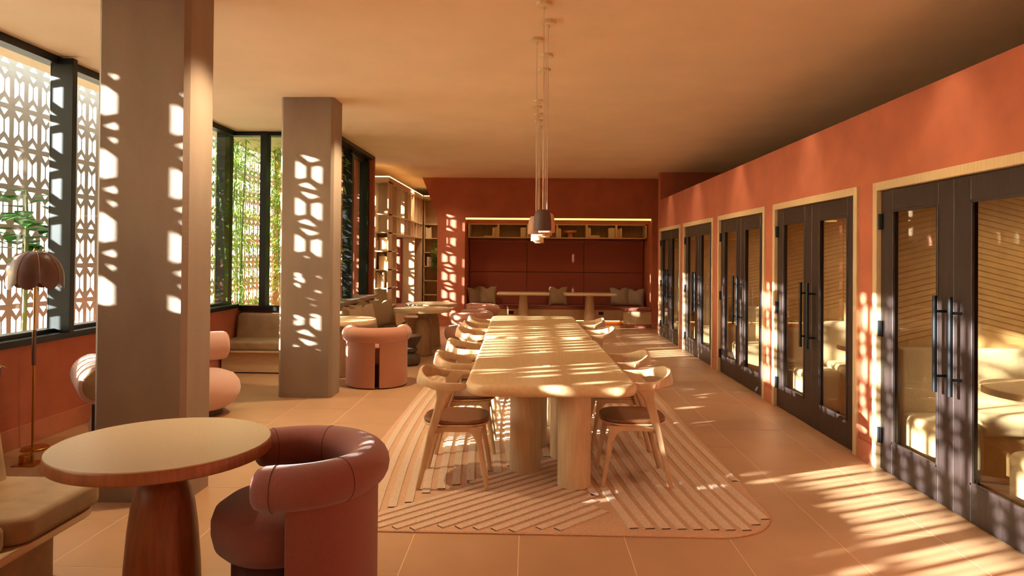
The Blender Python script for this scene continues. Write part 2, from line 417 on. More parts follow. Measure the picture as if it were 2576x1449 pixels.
# columns ---------------------------------------------------------------
def column(y0, y1, label):
    ch = .03
    p = [(-2.803+ch,y0),(-2.203-ch,y0),(-2.203,y0+ch),(-2.203,y1-ch),(-2.203-ch,y1),(-2.803+ch,y1),(-2.803,y1-ch),(-2.803,y0+ch)]
    return tag(MB().prism(p, 0, H).build('concrete_column', CONC), label, 'column')
column(4.319, 4.69, 'thick board-marked concrete column nearest the camera, behind the round table')
column(7.561, 7.925, 'second concrete column, slimmer looking, beside the bamboo window')

# left side: window walls --------------------------------------------------
XA = -4.3     # glass plane of the long window
b = MB().box(-4.5, -4.17, -2.2, 9.75, 0, .83)
wl = struct(b.build('wall_left', RED))
struct(MB().box(-4.17, -4.155, -2.2, 9.5, 0, .17).build('baseboard_left', SKIRT, bevel=.002))
struct(MB().box(-4.5, -4.24, -2.2, 9.75, 3.34, H).build('trim_1', FRAME))
w1 = bpy.data.objects.new('window_1', None); COL.objects.link(w1); struct(w1)
MB().box(-4.42, -4.13, -2.2, 9.62, .83, .885).build('sill', FRAME, w1, bevel=.003)
MB().box(-4.36, -4.24, -2.2, 9.62, 3.29, 3.34).build('head', FRAME, w1)
MB().box(-4.36, -4.24, -2.2, 9.62, .885, .92).build('bottom_rail', FRAME, w1)
for y in (-1.2, 1.2, 3.57, 5.99, 8.2):
    MB().box(-4.31, -4.1, y, y+.06, .885, 3.34).build('mullion', FRAME, w1, bevel=.003)
for y0, y1 in ((-1.14, 1.2), (1.26, 3.57), (3.63, 5.99), (6.05, 8.2), (8.26, 9.62)):
    MB().box(XA, XA+.006, y0, y1, .915, 3.295).build('pane', GLASS, w1)
# bay with the bamboo behind
struct(MB().box(-4.5, -2.97, 9.75, 9.9, 0, .79).build('wall_left_bay', RED))
struct(MB().box(-4.5, -2.8, 9.72, 9.9, 3.31, H).build('trim_2', FRAME))
w2 = bpy.data.objects.new('window_2', None); COL.objects.link(w2); struct(w2)
MB().box(-4.45, -2.97, 9.68, 9.82, .79, .86).build('sill', FRAME, w2)
MB().box(-4.45, -4.33, 9.55, 9.82, .79, 3.34).build('corner_post', FRAME, w2)
MB().box(-3.86, -3.77, 9.64, 9.8, .86, 3.32).build('mullion', FRAME, w2)
MB().box(-3.06, -2.93, 9.66, 9.84, .79, 3.34).build('corner_post', FRAME, w2)
MB().box(-4.45, -2.97, 9.68, 9.8, 3.3, 3.34).build('head', FRAME, w2)
MB().box(-4.33, -3.86, 9.74, 9.746, .86, 3.3).build('pane', GLASS, w2)
MB().box(-3.77, -3.06, 9.74, 9.746, .86, 3.3).build('pane', GLASS, w2)
# third window, parallel to the room
struct(MB().box(-3.1, -2.8, 9.9, 12.2, 0, .84).build('wall_left_inner', RED))
struct(MB().box(-3.06, -2.8, 9.9, 12.2, 3.3, H).build('trim_3', FRAME))
w3 = bpy.data.objects.new('window_3', None); COL.objects.link(w3); struct(w3)
MB().box(-3.1, -2.72, 9.86, 12.15, .84, .895).build('sill', STONE, w3, bevel=.004)
MB().box(-3.02, -2.93, 9.86, 12.2, 3.24, 3.3).build('head', FRAME, w3)
for y in (10.95, 12.02):
    MB().box(-3.03, -2.88, y, y+.11, .895, 3.3).build('mullion', FRAME, w3)
MB().box(-2.975, -2.969, 9.86, 10.95, .895, 3.25).build('pane', GLASS, w3)
MB().box(-2.975, -2.969, 11.06, 12.02, .895, 3.25).build('pane', GLASS, w3)
struct(MB().box(-4.6, -2.8, 12.13, 12.22, 0, H).build('wall_left_return', RED))
# unseen slot openings, placed to shape sun patches past the bookcase
SL = [(12.5, 12.92), (13.05, 13.4), (14.1, 14.52), (15.55, 15.97), (17.3, 17.7)]
b = MB(); prev = 12.2
for y0, y1 in SL: b.box(-4.5, -4.3, prev, y0, 0, H); b.box(-4.5, -4.3, y0, y1, 0, .85); b.box(-4.5, -4.3, y0, y1, 3.3, H); prev = y1
b.box(-4.5, -4.3, prev, 20, 0, H)
struct(b.build('wall_left_rear', RED))
for i, (y0, y1) in enumerate(SL):
    w4 = bpy.data.objects.new('window_%d' % (4+i), None); COL.objects.link(w4); struct(w4)
    MB().box(-4.45, -4.28, y0, y0+.03, .85, 3.3).box(-4.45, -4.28, y1-.03, y1, .85, 3.3).box(-4.45, -4.28, y0+.03, y1-.03, .85, .88).box(-4.45, -4.28, y0+.03, y1-.03, 3.27, 3.3).build('frame', FRAME, w4)
    MB().box(-4.4, -4.394, y0+.03, y1-.03, .88, 3.27).build('pane', GLASS, w4)
struct(MB().box(-4.6, 3.4, 20.0, 20.2, 0, H).build('wall_rear', CREAMP))
struct(MB().box(3.3, 3.5, 14.45, 20.0, 0, H).build('wall_rear_right', RED))
struct(MB().box(-4.75, 5.6, -2.4, -2.2, 0, H).build('wall_behind', RED))

# ================================================================== OUTSIDE
tag(MB().box(-5.6, -4.5, -6, 26, -.3, -.06).box(-4.5, -2.97, 9.9, 12.13, -.2, -.06).build('garden_soil', SOIL), 'dark planted soil strip between windows and block screen', 'ground')
tag(MB().box(-80, -5.6, -60, 80, -.4, -.05).build('bounce_ground', BOUNCE), 'unseen pale ground added beyond the block screen to bounce sunlight', 'ground')  # added out of view to bounce sunlight up to the ceiling
scr = thing('block_screen', 'pierced breeze-block screen wall standing outside the windows', 'screen', (-5.35, 0, 0))
BW, BH, BD = .1986, .41, .05
def block_mb(mb, oy=0, oz=0):
    P = [[(0,0),(.034,0),(.034,.405),(0,.405)], [(.174,0),(.208,0),(.208,.405),(.174,.405)],
         [(.034,0),(.174,0),(.174,.026),(.034,.026)], [(.034,.379),(.174,.379),(.174,.405),(.034,.405)],
         [(.093,.115),(.115,.115),(.115,.29),(.093,.29)]]
    for s in (0, 1):
        for t in (0, 1):
            q = [(.034,.379),(.034,.318),(.093,.262),(.104,.262),(.104,.312),(.046,.379)]
            q = [((.208-a if s else a), (.405-c if t else c)) for a, c in q]
            P.append(q)
    for p in P:
        p = [(a*BW/.208, c*BH/.405) for a, c in p]
        mb.loft([[(x, oy+a, oz+c) for a, c in p] for x in (-BD/2, BD/2)])
proto = MB(); block_mb(proto)
first = None; rest = MB()
OY = 6.2557-52*BW
for i in range(0, 118):
    y = OY+i*BW
    for j in range(0, 12):
        z = -.194+j*BH
        if (6.55 < y < 9.2 or 12.4 < y < 15.0) and .3 < z < 4.0:
            if first is None: first = proto.build('breeze_block', BREEZE, scr); o = first
            else:
                o = first.copy(); COL.objects.link(o)
            o.location = (0, y, z)
        else: block_mb(rest, y, z)
tag(rest.build('breeze_block_field', BREEZE, scr), kind='stuff')
# piers behind the screen
pm = MB()
for y in (2.2, 8.95, 15.7): pm.box(-.26, -.04, y, y+.16, -.06, 4.3)
pm.build('pier', BREEZE, scr)
# bamboo in the bay
def bamboo(x, y, lean, h, label):
    t = thing('bamboo', label, 'bamboo', (x, y, -.06), 0, 'bamboo stems outside the bay window')
    pts = [(lean[0]*(z/h)**1.4, lean[1]*(z/h)**1.4, z) for z in [h*q/12 for q in range(13)]]
    c = MB().tube(pts, [.017-.010*q/12 for q in range(13)], 7)
    for q in range(1, 12): 
        p = pts[q]; c.lathe([(.019-.010*q/12, -.006), (.021-.010*q/12, 0), (.019-.010*q/12, .006)], p, 7)
    c.build('culm', CULM, t, smooth=True)
    lf = MB()
    for q in range(470):
        zz = h*(.2+.8*random.random()**.75); k = zz/h
        bx, by = lean[0]*k**1.4, lean[1]*k**1.4
        a = random.uniform(0, 2*PI); d = random.uniform(.03, .34); L = random.uniform(.09, .19)
        p = Vector((bx+d*math.cos(a), by+d*math.sin(a), zz+random.uniform(-.1, .1)))
        dr = Vector((math.cos(a+random.uniform(-.9, .9)), math.sin(a+random.uniform(-.9, .9)), random.uniform(-1.1, .25))).normalized()
        s = dr.cross(Vector((random.uniform(-.5,.5), random.uniform(-.5,.5), 1))).normalized()*random.uniform(.009, .015)
        lf.add([p, p+dr*L*.35+s, p+dr*L, p+dr*L*.35-s], [(0,1,2,3)])
    tag(lf.build('foliage', LEAF, t), kind='stuff')
random.seed(3)
TENS = ORD + ['thirteenth', 'fourteenth', 'fifteenth', 'sixteenth', 'seventeenth', 'eighteenth', 'nineteenth', 'twentieth', 'twenty-first', 'twenty-second', 'twenty-third', 'twenty-fourth', 'twenty-fifth', 'twenty-sixth']
stems = [(-4.45+1.35*((i*.618) % 1), 10.15+2.0*((i*.37+.1) % 1)) if i < 20 else (-4.9+.5*random.random(), 10.2+1.6*random.random()) for i in range(26)]
stems.sort(key=lambda p: p[0]/p[1])
for i, (x, y) in enumerate(stems):
    bamboo(x, y, (random.uniform(-.25, .35), random.uniform(-.2, .2)), random.uniform(3.6, 4.6), '%s green bamboo stem from the left behind the bay window' % TENS[i])
def shrub(x, y, z, rx, rz, n, L, W, m, name, label, cat, up=.3):
    t = thing(name, label, cat, (x, y, z)); lf = MB()
    for q in range(n):
        a = random.uniform(0, 2*PI); k = random.random()**.5; e = random.uniform(-.2, 1)
        p = Vector((rx*k*math.cos(a)*.6, rx*k*math.sin(a)*.6, rz*random.random()))
        dr = Vector((math.cos(a), math.sin(a), random.uniform(-.3, 1)*up*2)).normalized(); l = L*random.uniform(.6, 1.1)
        s = dr.cross(Vector((0,0,1))).normalized()*W*random.uniform(.7, 1.1); dn = Vector((0,0,-1))*l*.22
        if x < -4.6 and not -5.27 < x+(p+dr*l).x < -4.52: continue
        if x > -4.6 and not (x+(p+dr*l+s).x < -3.12 and y+(p+dr*l).y > 9.95): continue
        lf.add([p, p+dr*l*.3+s, p+dr*l*.65+s*.9+dn*.4, p+dr*l+dn, p+dr*l*.65-s*.9+dn*.4, p+dr*l*.3-s], [(0,1,2,5),(5,2,3,4)])
    st = MB(); st.tube([(0,0,-z-.05), (.02,.01,rz*.5), (0,.02,rz)], [.025,.018,.008], 6)
    st.build('stem', CULM, t); tag(lf.build('foliage', m, t), kind='stuff')
shrub(-4.85, 6.42, 1.45, .3, .75, 80, .3, .1, LEAFD, 'broad_leaf_plant', 'tall plant with broad glossy leaves outside the long window', 'plant')
shrub(-4.92, 1.75, .5, .5, 1.25, 1300, .3, .12, LEAFD, 'broad_leaf_plant', 'unseen plant added outside the window to shade the foreground table', 'plant')  # out-of-view sun blocker added for the foreground tabletop
shrub(-4.95, 1.38, .4, .42, 1.18, 560, .3, .12, LEAFD, 'broad_leaf_plant', 'lower unseen plant added outside the window to shade the armchair seat', 'plant')  # added out of view, keeps sun off the armchair seat
shrub(-4.92, 2.75, .6, .4, 1.35, 800, .3, .12, LEAFD, 'broad_leaf_plant', 'tallest unseen plant, added outside to shade the nearest dining chair', 'plant')  # unseen blocker, added to shade the near left dining chair
shrub(-4.92, 3.32, .5, .5, 1.28, 1300, .3, .11, LEAFD, 'broad_leaf_plant', 'dense unseen plant added outside to shade the lower near column', 'plant')  # added unseen, cuts the sun on the near column's lower part
shrub(-4.93, 5.2, .25, .25, .35, 70, .42, .022, LEAFB, 'spiky_plant', 'spiky blue-green plant low outside the window by the floor lamp', 'plant', 1.1)
shrub(-4.93, 6.75, .2, .25, .3, 60, .4, .03, LEAFB, 'spiky_plant', 'low spiky plant outside the window left of the near column', 'plant', 1.1)
for i, (x, y) in enumerate(((-4.5, 10.3), (-4.15, 10.35), (-3.8, 10.4), (-3.45, 10.5))):
    shrub(x, y, .1, .3, .75, 130, .22, .02, LEAF, 'low_shrub', 'low leafy shrub at the foot of the bamboo, %s from the left' % ORD[i], 'plant', .5)

# ================================================================== FURNITURE
# rug -------------------------------------------------------------------
RX0, RX1, RY0, RY1 = -1.27, 1.5, 3.93, 10.1
rug = thing('area_rug', 'large terracotta wool rug with raised curved stripes under the oak tables', 'rug')
rb = MB().loft([[(x,y,z) for x,y in rrect((RX0+RX1)/2, (RY0+RY1)/2, RX1-RX0-2*d, RY1-RY0-2*d, .42, 10)] for d, z in ((.0,.001),(0,.007),(.008,.012))]).build('ground_weave', RUGB, rug)
def inrug(x, y, mg=.02):
    r = .42-mg; x0, x1, y0, y1 = RX0+mg, RX1-mg, RY0+mg, RY1-mg
    if not (x0 < x < x1 and y0 < y < y1): return False
    cx = min(max(x, x0+r), x1-r); cy = min(max(y, y0+r), y1-r)
    return (x-cx)**2+(y-cy)**2 < r*r
def zone(x, y):
    # left zone | centre wedge | right zone; mirrored for the far end of the rug
    yy = min(y, RY0+RY1-y)
    if yy-4.18 > (x+.93)*1.12 and x < .33: return 'L'
    if x > .585-(yy-3.95)*.235 and x > .2: return 'R'
    return 'C'
def stripe(fn, zn, t0, t1, n, wd):
    run = []
    runs = []
    for q in range(n+1):
        t = t0+(t1-t0)*q/n; x, y = fn(t)
        if inrug(x, y) and zone(x, y) == zn: run.append((x, y))
        else:
            if len(run) > 5: runs.append(run)
            run = []
    if len(run) > 5: runs.append(run)
    for run in runs:
        mb = MB(); rings = []
        for i, (x, y) in enumerate(run):
            x2, y2 = run[min(i+1, len(run)-1)]; x1, y1 = run[max(i-1, 0)]
            d = Vector((x2-x1, y2-y1, 0)).normalized(); s = Vector((-d.y, d.x, 0))*wd/2; p = Vector((x, y, 0))
            rings.append([p-s+Vector((0,0,.011)), p-s*.9+Vector((0,0,.019)), p+s*.9+Vector((0,0,.019)), p+s+Vector((0,0,.011))])
        mb.loft(rings, False, False, closed=False); mb.build('pile_stripe', RUGP, rug)
YM = (RY0+RY1)/2
for i in range(20):
    x0 = -1.5+i*.1
    stripe(lambda t, x0=x0: (x0+.19*((t-YM)/3.1)**2, t), 'L', RY0, RY1, 70, .058)
for i in range(24):
    off = i*.112
    stripe(lambda t, off=off: (t, 5.16+t*.97-off), 'C', -1.3, .8, 40, .054)
    stripe(lambda t, off=off: (t, RY0+RY1-(5.16+t*.97-off)), 'C', -1.3, .8, 40, .054)
for i in range(17):
    x0 = .12+i*.1
    stripe(lambda t, x0=x0, i=i: (x0+.24*(max(0, abs(t-YM)-.6)/2.5)**2*(1-.03*i), t), 'R', RY0, RY1, 70, .058)

# dining tables -----------------------------------------------------------
def dining_table(loc, label):
    t = thing('dining_table', label, 'table', loc, R(1.0), 'long oak dining tables')
    MB().loft(slab_rings(0, 0, 1.165, 2.58, .16, .668, .75, .036, 8)).build('tabletop', TABLEWOOD, t, smooth=True)
    for sg in (1, -1):
        for x, y in ((.17, -1.02), (-.165, -.68), (.15, -.34), (-.09, -.02)):
            if y > -.1 and sg < 0: continue
            MB().lathe([(.112, .016), (.115, .02), (.115, .668)], (sg*x, sg*y, 0), 40).build('leg', OAKV, t, smooth=True)
    for y in (-.45, .36):
        pb = MB().box(-.028, .028, y-.035, y+.035, .7485, .7525).build('power_box', PAPER, t, bevel=.002)
        MB().box(-.018, .018, y-.003, y+.003, .7525, .7535).build('socket_slot', BRASS, pb)
    return t
dt = dining_table((.13, 5.78, 0), 'near oak dining table with rounded edges and cylinder legs')
dup(dt, (.07, 8.47, 0), R(1.0), 'far oak dining table end to end beyond the near one')

# dining chairs ------------------------------------------------------------
def dining_chair(loc, rz, label):
    t = thing('dining_chair', label, 'chair', loc, rz, 'curved-back oak dining chairs')
    mb = MB(); rings = []; n = 30
    for i in range(n+1):
        th = R(-108+216*i/n); a = abs(th)/R(108)
        bx, by = -.015-.255*math.copysign(abs(math.cos(th))**.75, math.cos(th)), .262*math.copysign(abs(math.sin(th))**.8, math.sin(th))
        zt = .798-.066*(1-math.cos(min(a*1.25, 1)*PI))/2; zb = .70-.005*a
        if a > .55: zb = .695-.02*math.sin((a-.55)/.45*PI)
        e = 1 if a < .93 else max(.25, 1-(a-.93)/.07*.75)
        zm = (zt+zb)/2; hz = (zt-zb)/2*e; th2 = .013*e
        lean = -.02*(1-a)
        nx, ny = math.cos(th)*-1, math.sin(th)
        ln = math.hypot(nx, ny); nx, ny = nx/ln, ny/ln
        ring = []
        for u, v in ((-.6,-1),(.6,-1),(1,-.7),(1,.7),(.6,1),(-.6,1),(-1,.7),(-1,-.7)):
            ring.append((bx+nx*u*th2+lean*v*.6*-nx*-1, by+ny*u*th2, zm+hz*v))
        rings.append(ring)
    mb.loft(rings).build('backrest', CHAIRW, t, smooth=True)
    def limb(pts, name):
        L = MB(); rr = []
        for x, y, z, wx, wy in pts: rr.append([(px, py, z) for px, py in rrect(x, y, wx, wy, min(wx, wy)*.42, 3)])
        L.loft(rr).build(name, CHAIRW, t, smooth=True)
    for s in (-1, 1):
        limb([(-.248, s*.222, .002, .032, .026), (-.20, s*.228, .2, .042, .03), (-.152, s*.235, .40, .056, .034), (-.115, s*.242, .52, .062, .034), (-.085, s*.25, .62, .075, .032), (-.062, s*.255, .68, .125, .028), (-.05, s*.256, .72, .17, .022)], 'rear_leg')
        limb([(.222, s*.21, .002, .028, .026), (.198, s*.207, .15, .034, .03), (.165, s*.203, .33, .044, .032), (.145, s*.2, .395, .075, .034), (.135, s*.2, .425, .11, .034)], 'front_leg')
        MB().loft([[(x, s*.205+dy, z) for dy, z in ((-.014, z0),(.014, z0),(.014, z1),(-.014, z1))] for x, z0, z1 in ((-.17, .372, .415), (-.06, .392, .425), (.1, .392, .425), (.15, .36, .425))]).build('side_rail', CHAIRW, t)
    MB().box(-.165, -.14, -.2, .2, .385, .42).box(.125, .15, -.19, .19, .385, .425).build('cross_rail', CHAIRW, t)
    MB().loft(slab_rings(-.005, 0, .46, .45, .17, .425, .44, .006, 8, 3)).build('seat_shell', CHAIRW, t, smooth=True)
    MB().loft(slab_rings(-.005, 0, .455, .445, .17, .44, .468, .013, 8, 4)).build('seat_pad', SEATL, t, smooth=True)
    return t
LY = [4.84, 5.66, 6.47, 7.6, 8.3, 8.98]
LBL = ['nearest chair on the left of the near oak table', 'second chair on the left side of the near oak table', 'third chair on the left side of the near oak table',
       'nearest chair on the left of the far oak table', 'middle chair on the left side of the far oak table', 'last chair on the left side of the far oak table']
ch = dining_chair((-.5, LY[0], .012), 0, 'oak chair with brown leather seat, '+LBL[0])
for i in range(1, 6): dup(ch, (-.5-.03*(i > 2), LY[i], .012), R([0, 2, -2, -3, 1, 2][i]), 'curved oak chair, '+LBL[i])
for i, (y, rz, lb) in enumerate(((4.94, 180, 'nearest chair on the right of the near oak table'), (5.82, 181, 'second chair on the right side of the near oak table'),
                 (7.74, 178, 'nearest chair on the right of the far oak table'), (8.84, 182, 'last chair on the right side of the far oak table'))):
    dup(ch, ((.735 if i < 2 else .69), y, .012), R(rz), 'curved oak chair, '+lb)

# pendants -------------------------------------------------------------------
def shade_mat(name, rgb): return mat(name, rgb, .6, var=.18, scale=10, stretch=(5, 5, .6))
PM = [shade_mat('walnut_shade', (88, 66, 60)), shade_mat('tan_shade', (206, 150, 108)), shade_mat('rose_tan_shade', (196, 148, 122)), shade_mat('terracotta_shade', (206, 126, 92)), shade_mat('cream_shade', (226, 204, 166))]
PL = [(.086, 4.733, 0, 'dark walnut'), (.125, 5.108, 1, 'tan'), (.045, 5.515, 2, 'rose tan'), (.13, 5.945, 3, 'terracotta'), (.122, 6.406, 4, 'cream'),
      (.085, 7.699, 4, 'cream'), (.072, 8.01, 2, 'rose tan'), (.104, 8.417, 4, 'cream'), (.11, 8.816, 1, 'tan'), (.127, 9.254, 3, 'terracotta')]
for i, (x, y, k, nmx) in enumerate(PL):
    p = thing('pendant_lamp', '%s pendant shade on a thin cord, %s from the camera' % (nmx, ORD[i]), 'lamp', (x, y, 0), 0, 'pendant lamps over the dining tables')
    zb, zt = 1.778, 1.922
    MB().lathe([(.052, zb+.004), (.062, zb), (.0625, zb+.02), (.059, zt-.06), (.054, zt-.03), (.045, zt-.008), (.034, zt), (.012, zt+.002), (.008, zt-.006), (.03, zt-.01), (.048, zt-.04), (.053, zb+.03)], n=28, cap0=False, cap1=False).build('lamp_shade', PM[k], p, smooth=True)
    MB().lathe([(.051, zb+.008), (.05, zb+.02)], n=24).build('diffuser', BULB, p)
    MB().lathe([(.0028, zt-.01), (.0028, H-.02)], n=6).build('cord', CORD, p)
    MB().lathe([(.055, H-.026), (.06, H-.024), (.06, H)], n=28).lathe([(.008, H-.05), (.012, H-.026)], n=10).build('ceiling_canopy', CREAMP, p)

# round pedestal tables ------------------------------------------------------
def round_table(loc, label, body, top, edge):
    t = thing('round_table', label, 'table', loc, 0, 'round pedestal tables')
    MB().lathe([(.44, .692), (.455, .694), (.46, .7), (.46, .738), (.455, .746)], n=64, cap1=False).build('table_edge', edge, t, smooth=True)
    MB().lathe([(.456, .7455), (.455, .75)], n=64).build('tabletop', top, t)
    MB().lathe([(.06, .60), (.075, .625), (.105, .655), (.128, .68), (.132, .692)], n=36).build('collar', body, t, smooth=True)
    MB().lathe([(.172,.004),(.172,.02),(.165,.03),(.158,.2),(.146,.36),(.132,.47),(.116,.535),(.094,.578),(.066,.603),(.04,.61)], n=40).build('pedestal', body, t, smooth=True)
    return t
round_table((-1.647, 3.052, 0), 'round foreground table with beige top on a reddish wooden cone pedestal', REDWOOD, TOPSTONE, REDWOOD)
ta = round_table((-1.723, 10.968, 0), 'round oak table in front of the two beyond the concrete column', GREYWOOD, OAK, OAK)
tb_ = dup(ta, (-1.746, 12.123, 0), 0, 'round oak table farthest back, near the bookcase')
dup(ta, (-2.49, 8.98, 0), 0, 'round oak table half hidden behind the second column')

# barrel armchairs -----------------------------------------------------------
def armchair(loc, rz, label, fab, dark):
    """faces +x; tube arm ring open at the front, two curved back panels, round seat"""
    t = thing('barrel_armchair', label, 'chair', loc, rz, 'round tube-backed armchairs')
    rc, rt, zc = .335, .092, .635; A = 106; n = 44
    def ringpts(a0, a1, nn): return [R(a0+(a1-a0)*i/nn) for i in range(nn+1)]
    mb = MB(); rings = []
    angs = [180-A]+[180-A+2*A*i/n for i in range(n+1)][1:-1]+[180+A]
    full = []
    cap = [(-.085, .45), (-.082, .68), (-.07, .85), (-.045, .96), (0, 1)]
    def P(a, off=0):
        a = R(a); stx = 0
        return Vector((rc*math.cos(a), rc*math.sin(a), zc)), Vector((-math.sin(a), math.cos(a), 0))
    # start cap, body, end cap
    p, d = P(180-A)
    for o, s in cap: full.append((p+d*o, d, s))
    for i in range(1, n): p, d = P(180-A+2*A*i/n); full.append((p, d, 1))
    p, d = P(180+A)
    for o, s in reversed(cap): full.append((p-d*o, d, s))
    m_ = 20
    for p, d, s in full:
        side = Vector((d.y, -d.x, 0))
        rings.append([p+side*rt*s*math.cos(2*PI*j/m_)+Vector((0,0,1))*rt*s*math.sin(2*PI*j/m_)*1.02 for j in range(m_)])
    mb.loft(rings).build('arm_ring', fab, t, smooth=True)
    for a in (180-A, 180+A, 180-A+48, 180+A-48):
        p, d = P(a); side = Vector((d.y, -d.x, 0)); q = 28
        MB().tube([p+side*rt*1.004*math.cos(2*PI*j/q)+Vector((0,0,1))*rt*1.024*math.sin(2*PI*j/q) for j in range(q+1)], .0013, 5).build('seam', dark, t)
    for s in (1, -1):
        pm = MB(); ri, ro = .30, .375; rr = []
        a0, a1 = 184.5, 180+98
        for i in range(19):
            a = R(a0+(a1-a0)*i/18); a = a if s > 0 else 2*PI-a
            c, si = math.cos(a), math.sin(a)
            rr.append([(r*c, r*si, z) for r, z in ((ri,.012),(ro-.006,.012),(ro,.02),(ro,.56),(ri,.56))])
        pm.loft(rr).build('back_panel', fab, t, smooth=True, bevel=.012, seg=3)
    MB().lathe([(.16,.265),(.25,.275),(.285,.31),(.3,.37),(.3,.42),(.285,.465),(.235,.50),(.12,.515)], (.055,0,0), 40).build('seat_cushion', fab, t, smooth=True)
    MB().lathe([(.23,.0),(.23,.275)], (.04,0,0), 32).build('base', dark, t)
    return t
BRD = mat('dark_brick_wool', (70, 36, 30), .9)
PKD = mat('dark_pink_wool', (96, 58, 44), .9)  # darker pink for base and seams
a1 = armchair((-1.07, 3.12, 0), PI+R(21), 'brick red armchair pulled up to the foreground table', BRICKF, BRD)
a2 = armchair((-1.885, 8.425, 0), R(103), 'terracotta pink armchair with its split back beside the second column', PINKF, PKD)
dup(a2, (-.98, 10.72, 0), R(172), 'pink armchair at the nearer round oak table, behind the dining chairs')
dup(a2, (-.95, 12.2, 0), R(186), 'pink armchair at the farthest round oak table')

# bolster lounge chairs by the column ------------------------------------------
def bolster_chair(loc, rz, label, foot):
    t = thing('bolster_chair', label, 'chair', loc, rz, 'pale pink bolster-back lounge chairs')
    MB().lathe([(.12,.045),(.24,.06),(.33,.11),(.375,.19),(.385,.25),(.37,.32),(.32,.385),(.22,.425),(.1,.435)], n=44).build('seat', PALEF, t, smooth=True)
    MB().lathe([(.22,0),(.22,.05)], n=28).build('plinth', DSTOOL, t)
    rad = .15; L = .36
    prof = [(.06,-L),(.115,-L+.006),(.14,-L+.02),(rad,-L+.05),(rad,L-.05),(.14,L-.02),(.115,L-.006),(.06,L)]
    MB().loft([[(-.34+r*math.cos(2*PI*j/32), y, 0.625+r*math.sin(2*PI*j/32)) for j in range(32)] for r, y in prof]).build('bolster', PALEF, t, smooth=True)
    for y in (-L-.001, L+.001):
        MB().loft([[(-.34+r*math.cos(2*PI*j/28), y+dy, 0.625+r*math.sin(2*PI*j/28)) for j in range(28)] for r, dy in ((.11,-.003),(.118,0),(.11,.003))]).build('end_cap', LEATHER, t)
    MB().lathe([(.07,.40),(.08,.42),(.08,.50)], (-.27,0,0), 20).build('post', CREAMF, t, smooth=True)
    return t
bc = bolster_chair((-3.29, 6.75, 0), R(-50), 'pale pink bolster chair right of the near column', None)
b2 = dup(bc, (-3.10, 5.44, 0), R(38), 'pale pink bolster chair showing left of the near column')
# leg under the left bolster, cork drum behind
MB().lathe([(.017, 0), (.017, .5)], (-.36, -.15, 0), 12).build('back_leg', DARKW, b2)
tag(MB().lathe([(.1,.0),(.13,.03),(.148,.1),(.14,.19),(.1,.26),(.05,.28)], (-3.87, 6.42, 0), 28).build('cork_stool', CORK, smooth=True), 'low rounded cork stool half hidden by the near column', 'stool')

# tan benches --------------------------------------------------------------
def bean(L, W, r, z0, z1, er, cx=0, cy=0): return slab_rings(cx, cy, W, L, r, z0, z1, er, 8, 4)
fb = thing('banquette', 'tan suede banquette with oak ledge at the lower left corner', 'bench', (-2.45, 2.3, 0))
MB().loft(slab_rings(-.02, -.02, .44, 2.1, .2, .003, .3, .004, 10, 2)).build('plinth', LEATHER, fb, smooth=True)
MB().loft(slab_rings(-.02, .0, .62, 2.3, .16, .3, .335, .006, 10, 2)).build('ledge', OAK, fb, smooth=True)
MB().loft(slab_rings(-.01, .85, .61, .595, .09, .336, .455, .028, 8, 4)).build('seat_cushion', LEATHER, fb, smooth=True)
MB().loft(slab_rings(-.03, .235, .57, .62, .05, .336, .447, .028, 8, 4)).build('seat_cushion', LEATHER, fb, smooth=True)
MB().loft(slab_rings(-.03, -.42, .57, .68, .05, .336, .447, .028, 8, 4)).build('seat_cushion', LEATHER, fb, smooth=True)
MB().loft([[(x-.25+(z-.45)*-.16, y+.0, z) for x, y in rrect(0, 0, .15-2*d, 2.24-2*d, .06, 6)] for d, z in ((.0,.34),(0,.75),(.010,.785),(.04,.808))]).build('backrest', LEATHER, fb, smooth=True)
bb = thing('window_bench', 'tan suede bench with oak base beneath the bamboo window', 'bench', (-3.62, 9.35, 0))
MB().box(-.5, .5, -.3, .35, .015, .285).build('base', OAKX, bb, bevel=.003)
MB().box(-.47, .5, -.27, .35, 0, .015).build('toe_kick', BLACK, bb)
MB().box(-.53, .53, -.37, .35, .285, .31).build('ledge', OAKX, bb, bevel=.003)
MB().loft(slab_rings(0, -.01, 1.05, .68, .04, .31, .43, .035)).build('seat_cushion', LEATHER, bb, smooth=True)
MB().loft([[(x, y+.22+(z-.43)*.18, z) for x, y in rrect(0, 0, 1.03-2*d, .14-2*d, .05, 5)] for d, z in ((0,.42),(0,.72),(.012,.745),(.035,.76))]).build('backrest', LEATHER, bb, smooth=True)
MB().box(.38, .46, -.306, -.298, .16, .26).build('socket_plate', BLACK, bb)
cb = thing('banquette', 'brown suede banquette with round end below the third window', 'bench', (-2.42, 10.45, 0))
MB().loft(slab_rings(-.03, -.05, .5, 1.5, .2, .003, .3, .004, 8, 2)).build('plinth', OAKV, cb, smooth=True)
MB().loft(slab_rings(0, 0, .62, 1.66, .24, .3, .325, .005, 8, 2)).build('ledge', OAK, cb, smooth=True)
MB().loft(slab_rings(0, 0, .62, 1.66, .26, .326, .45, .045, 8, 4)).build('seat_cushion', LEATHER, cb, smooth=True)
MB().loft([[(x-.24-(z-.45)*.12, y-.02, z) for x, y in rrect(0, 0, .13-2*d, 1.55-2*d, .06, 5)] for d, z in ((0,.44),(0,.76),(.012,.785),(.04,.8))]).build('backrest', LEATHER, cb, smooth=True)

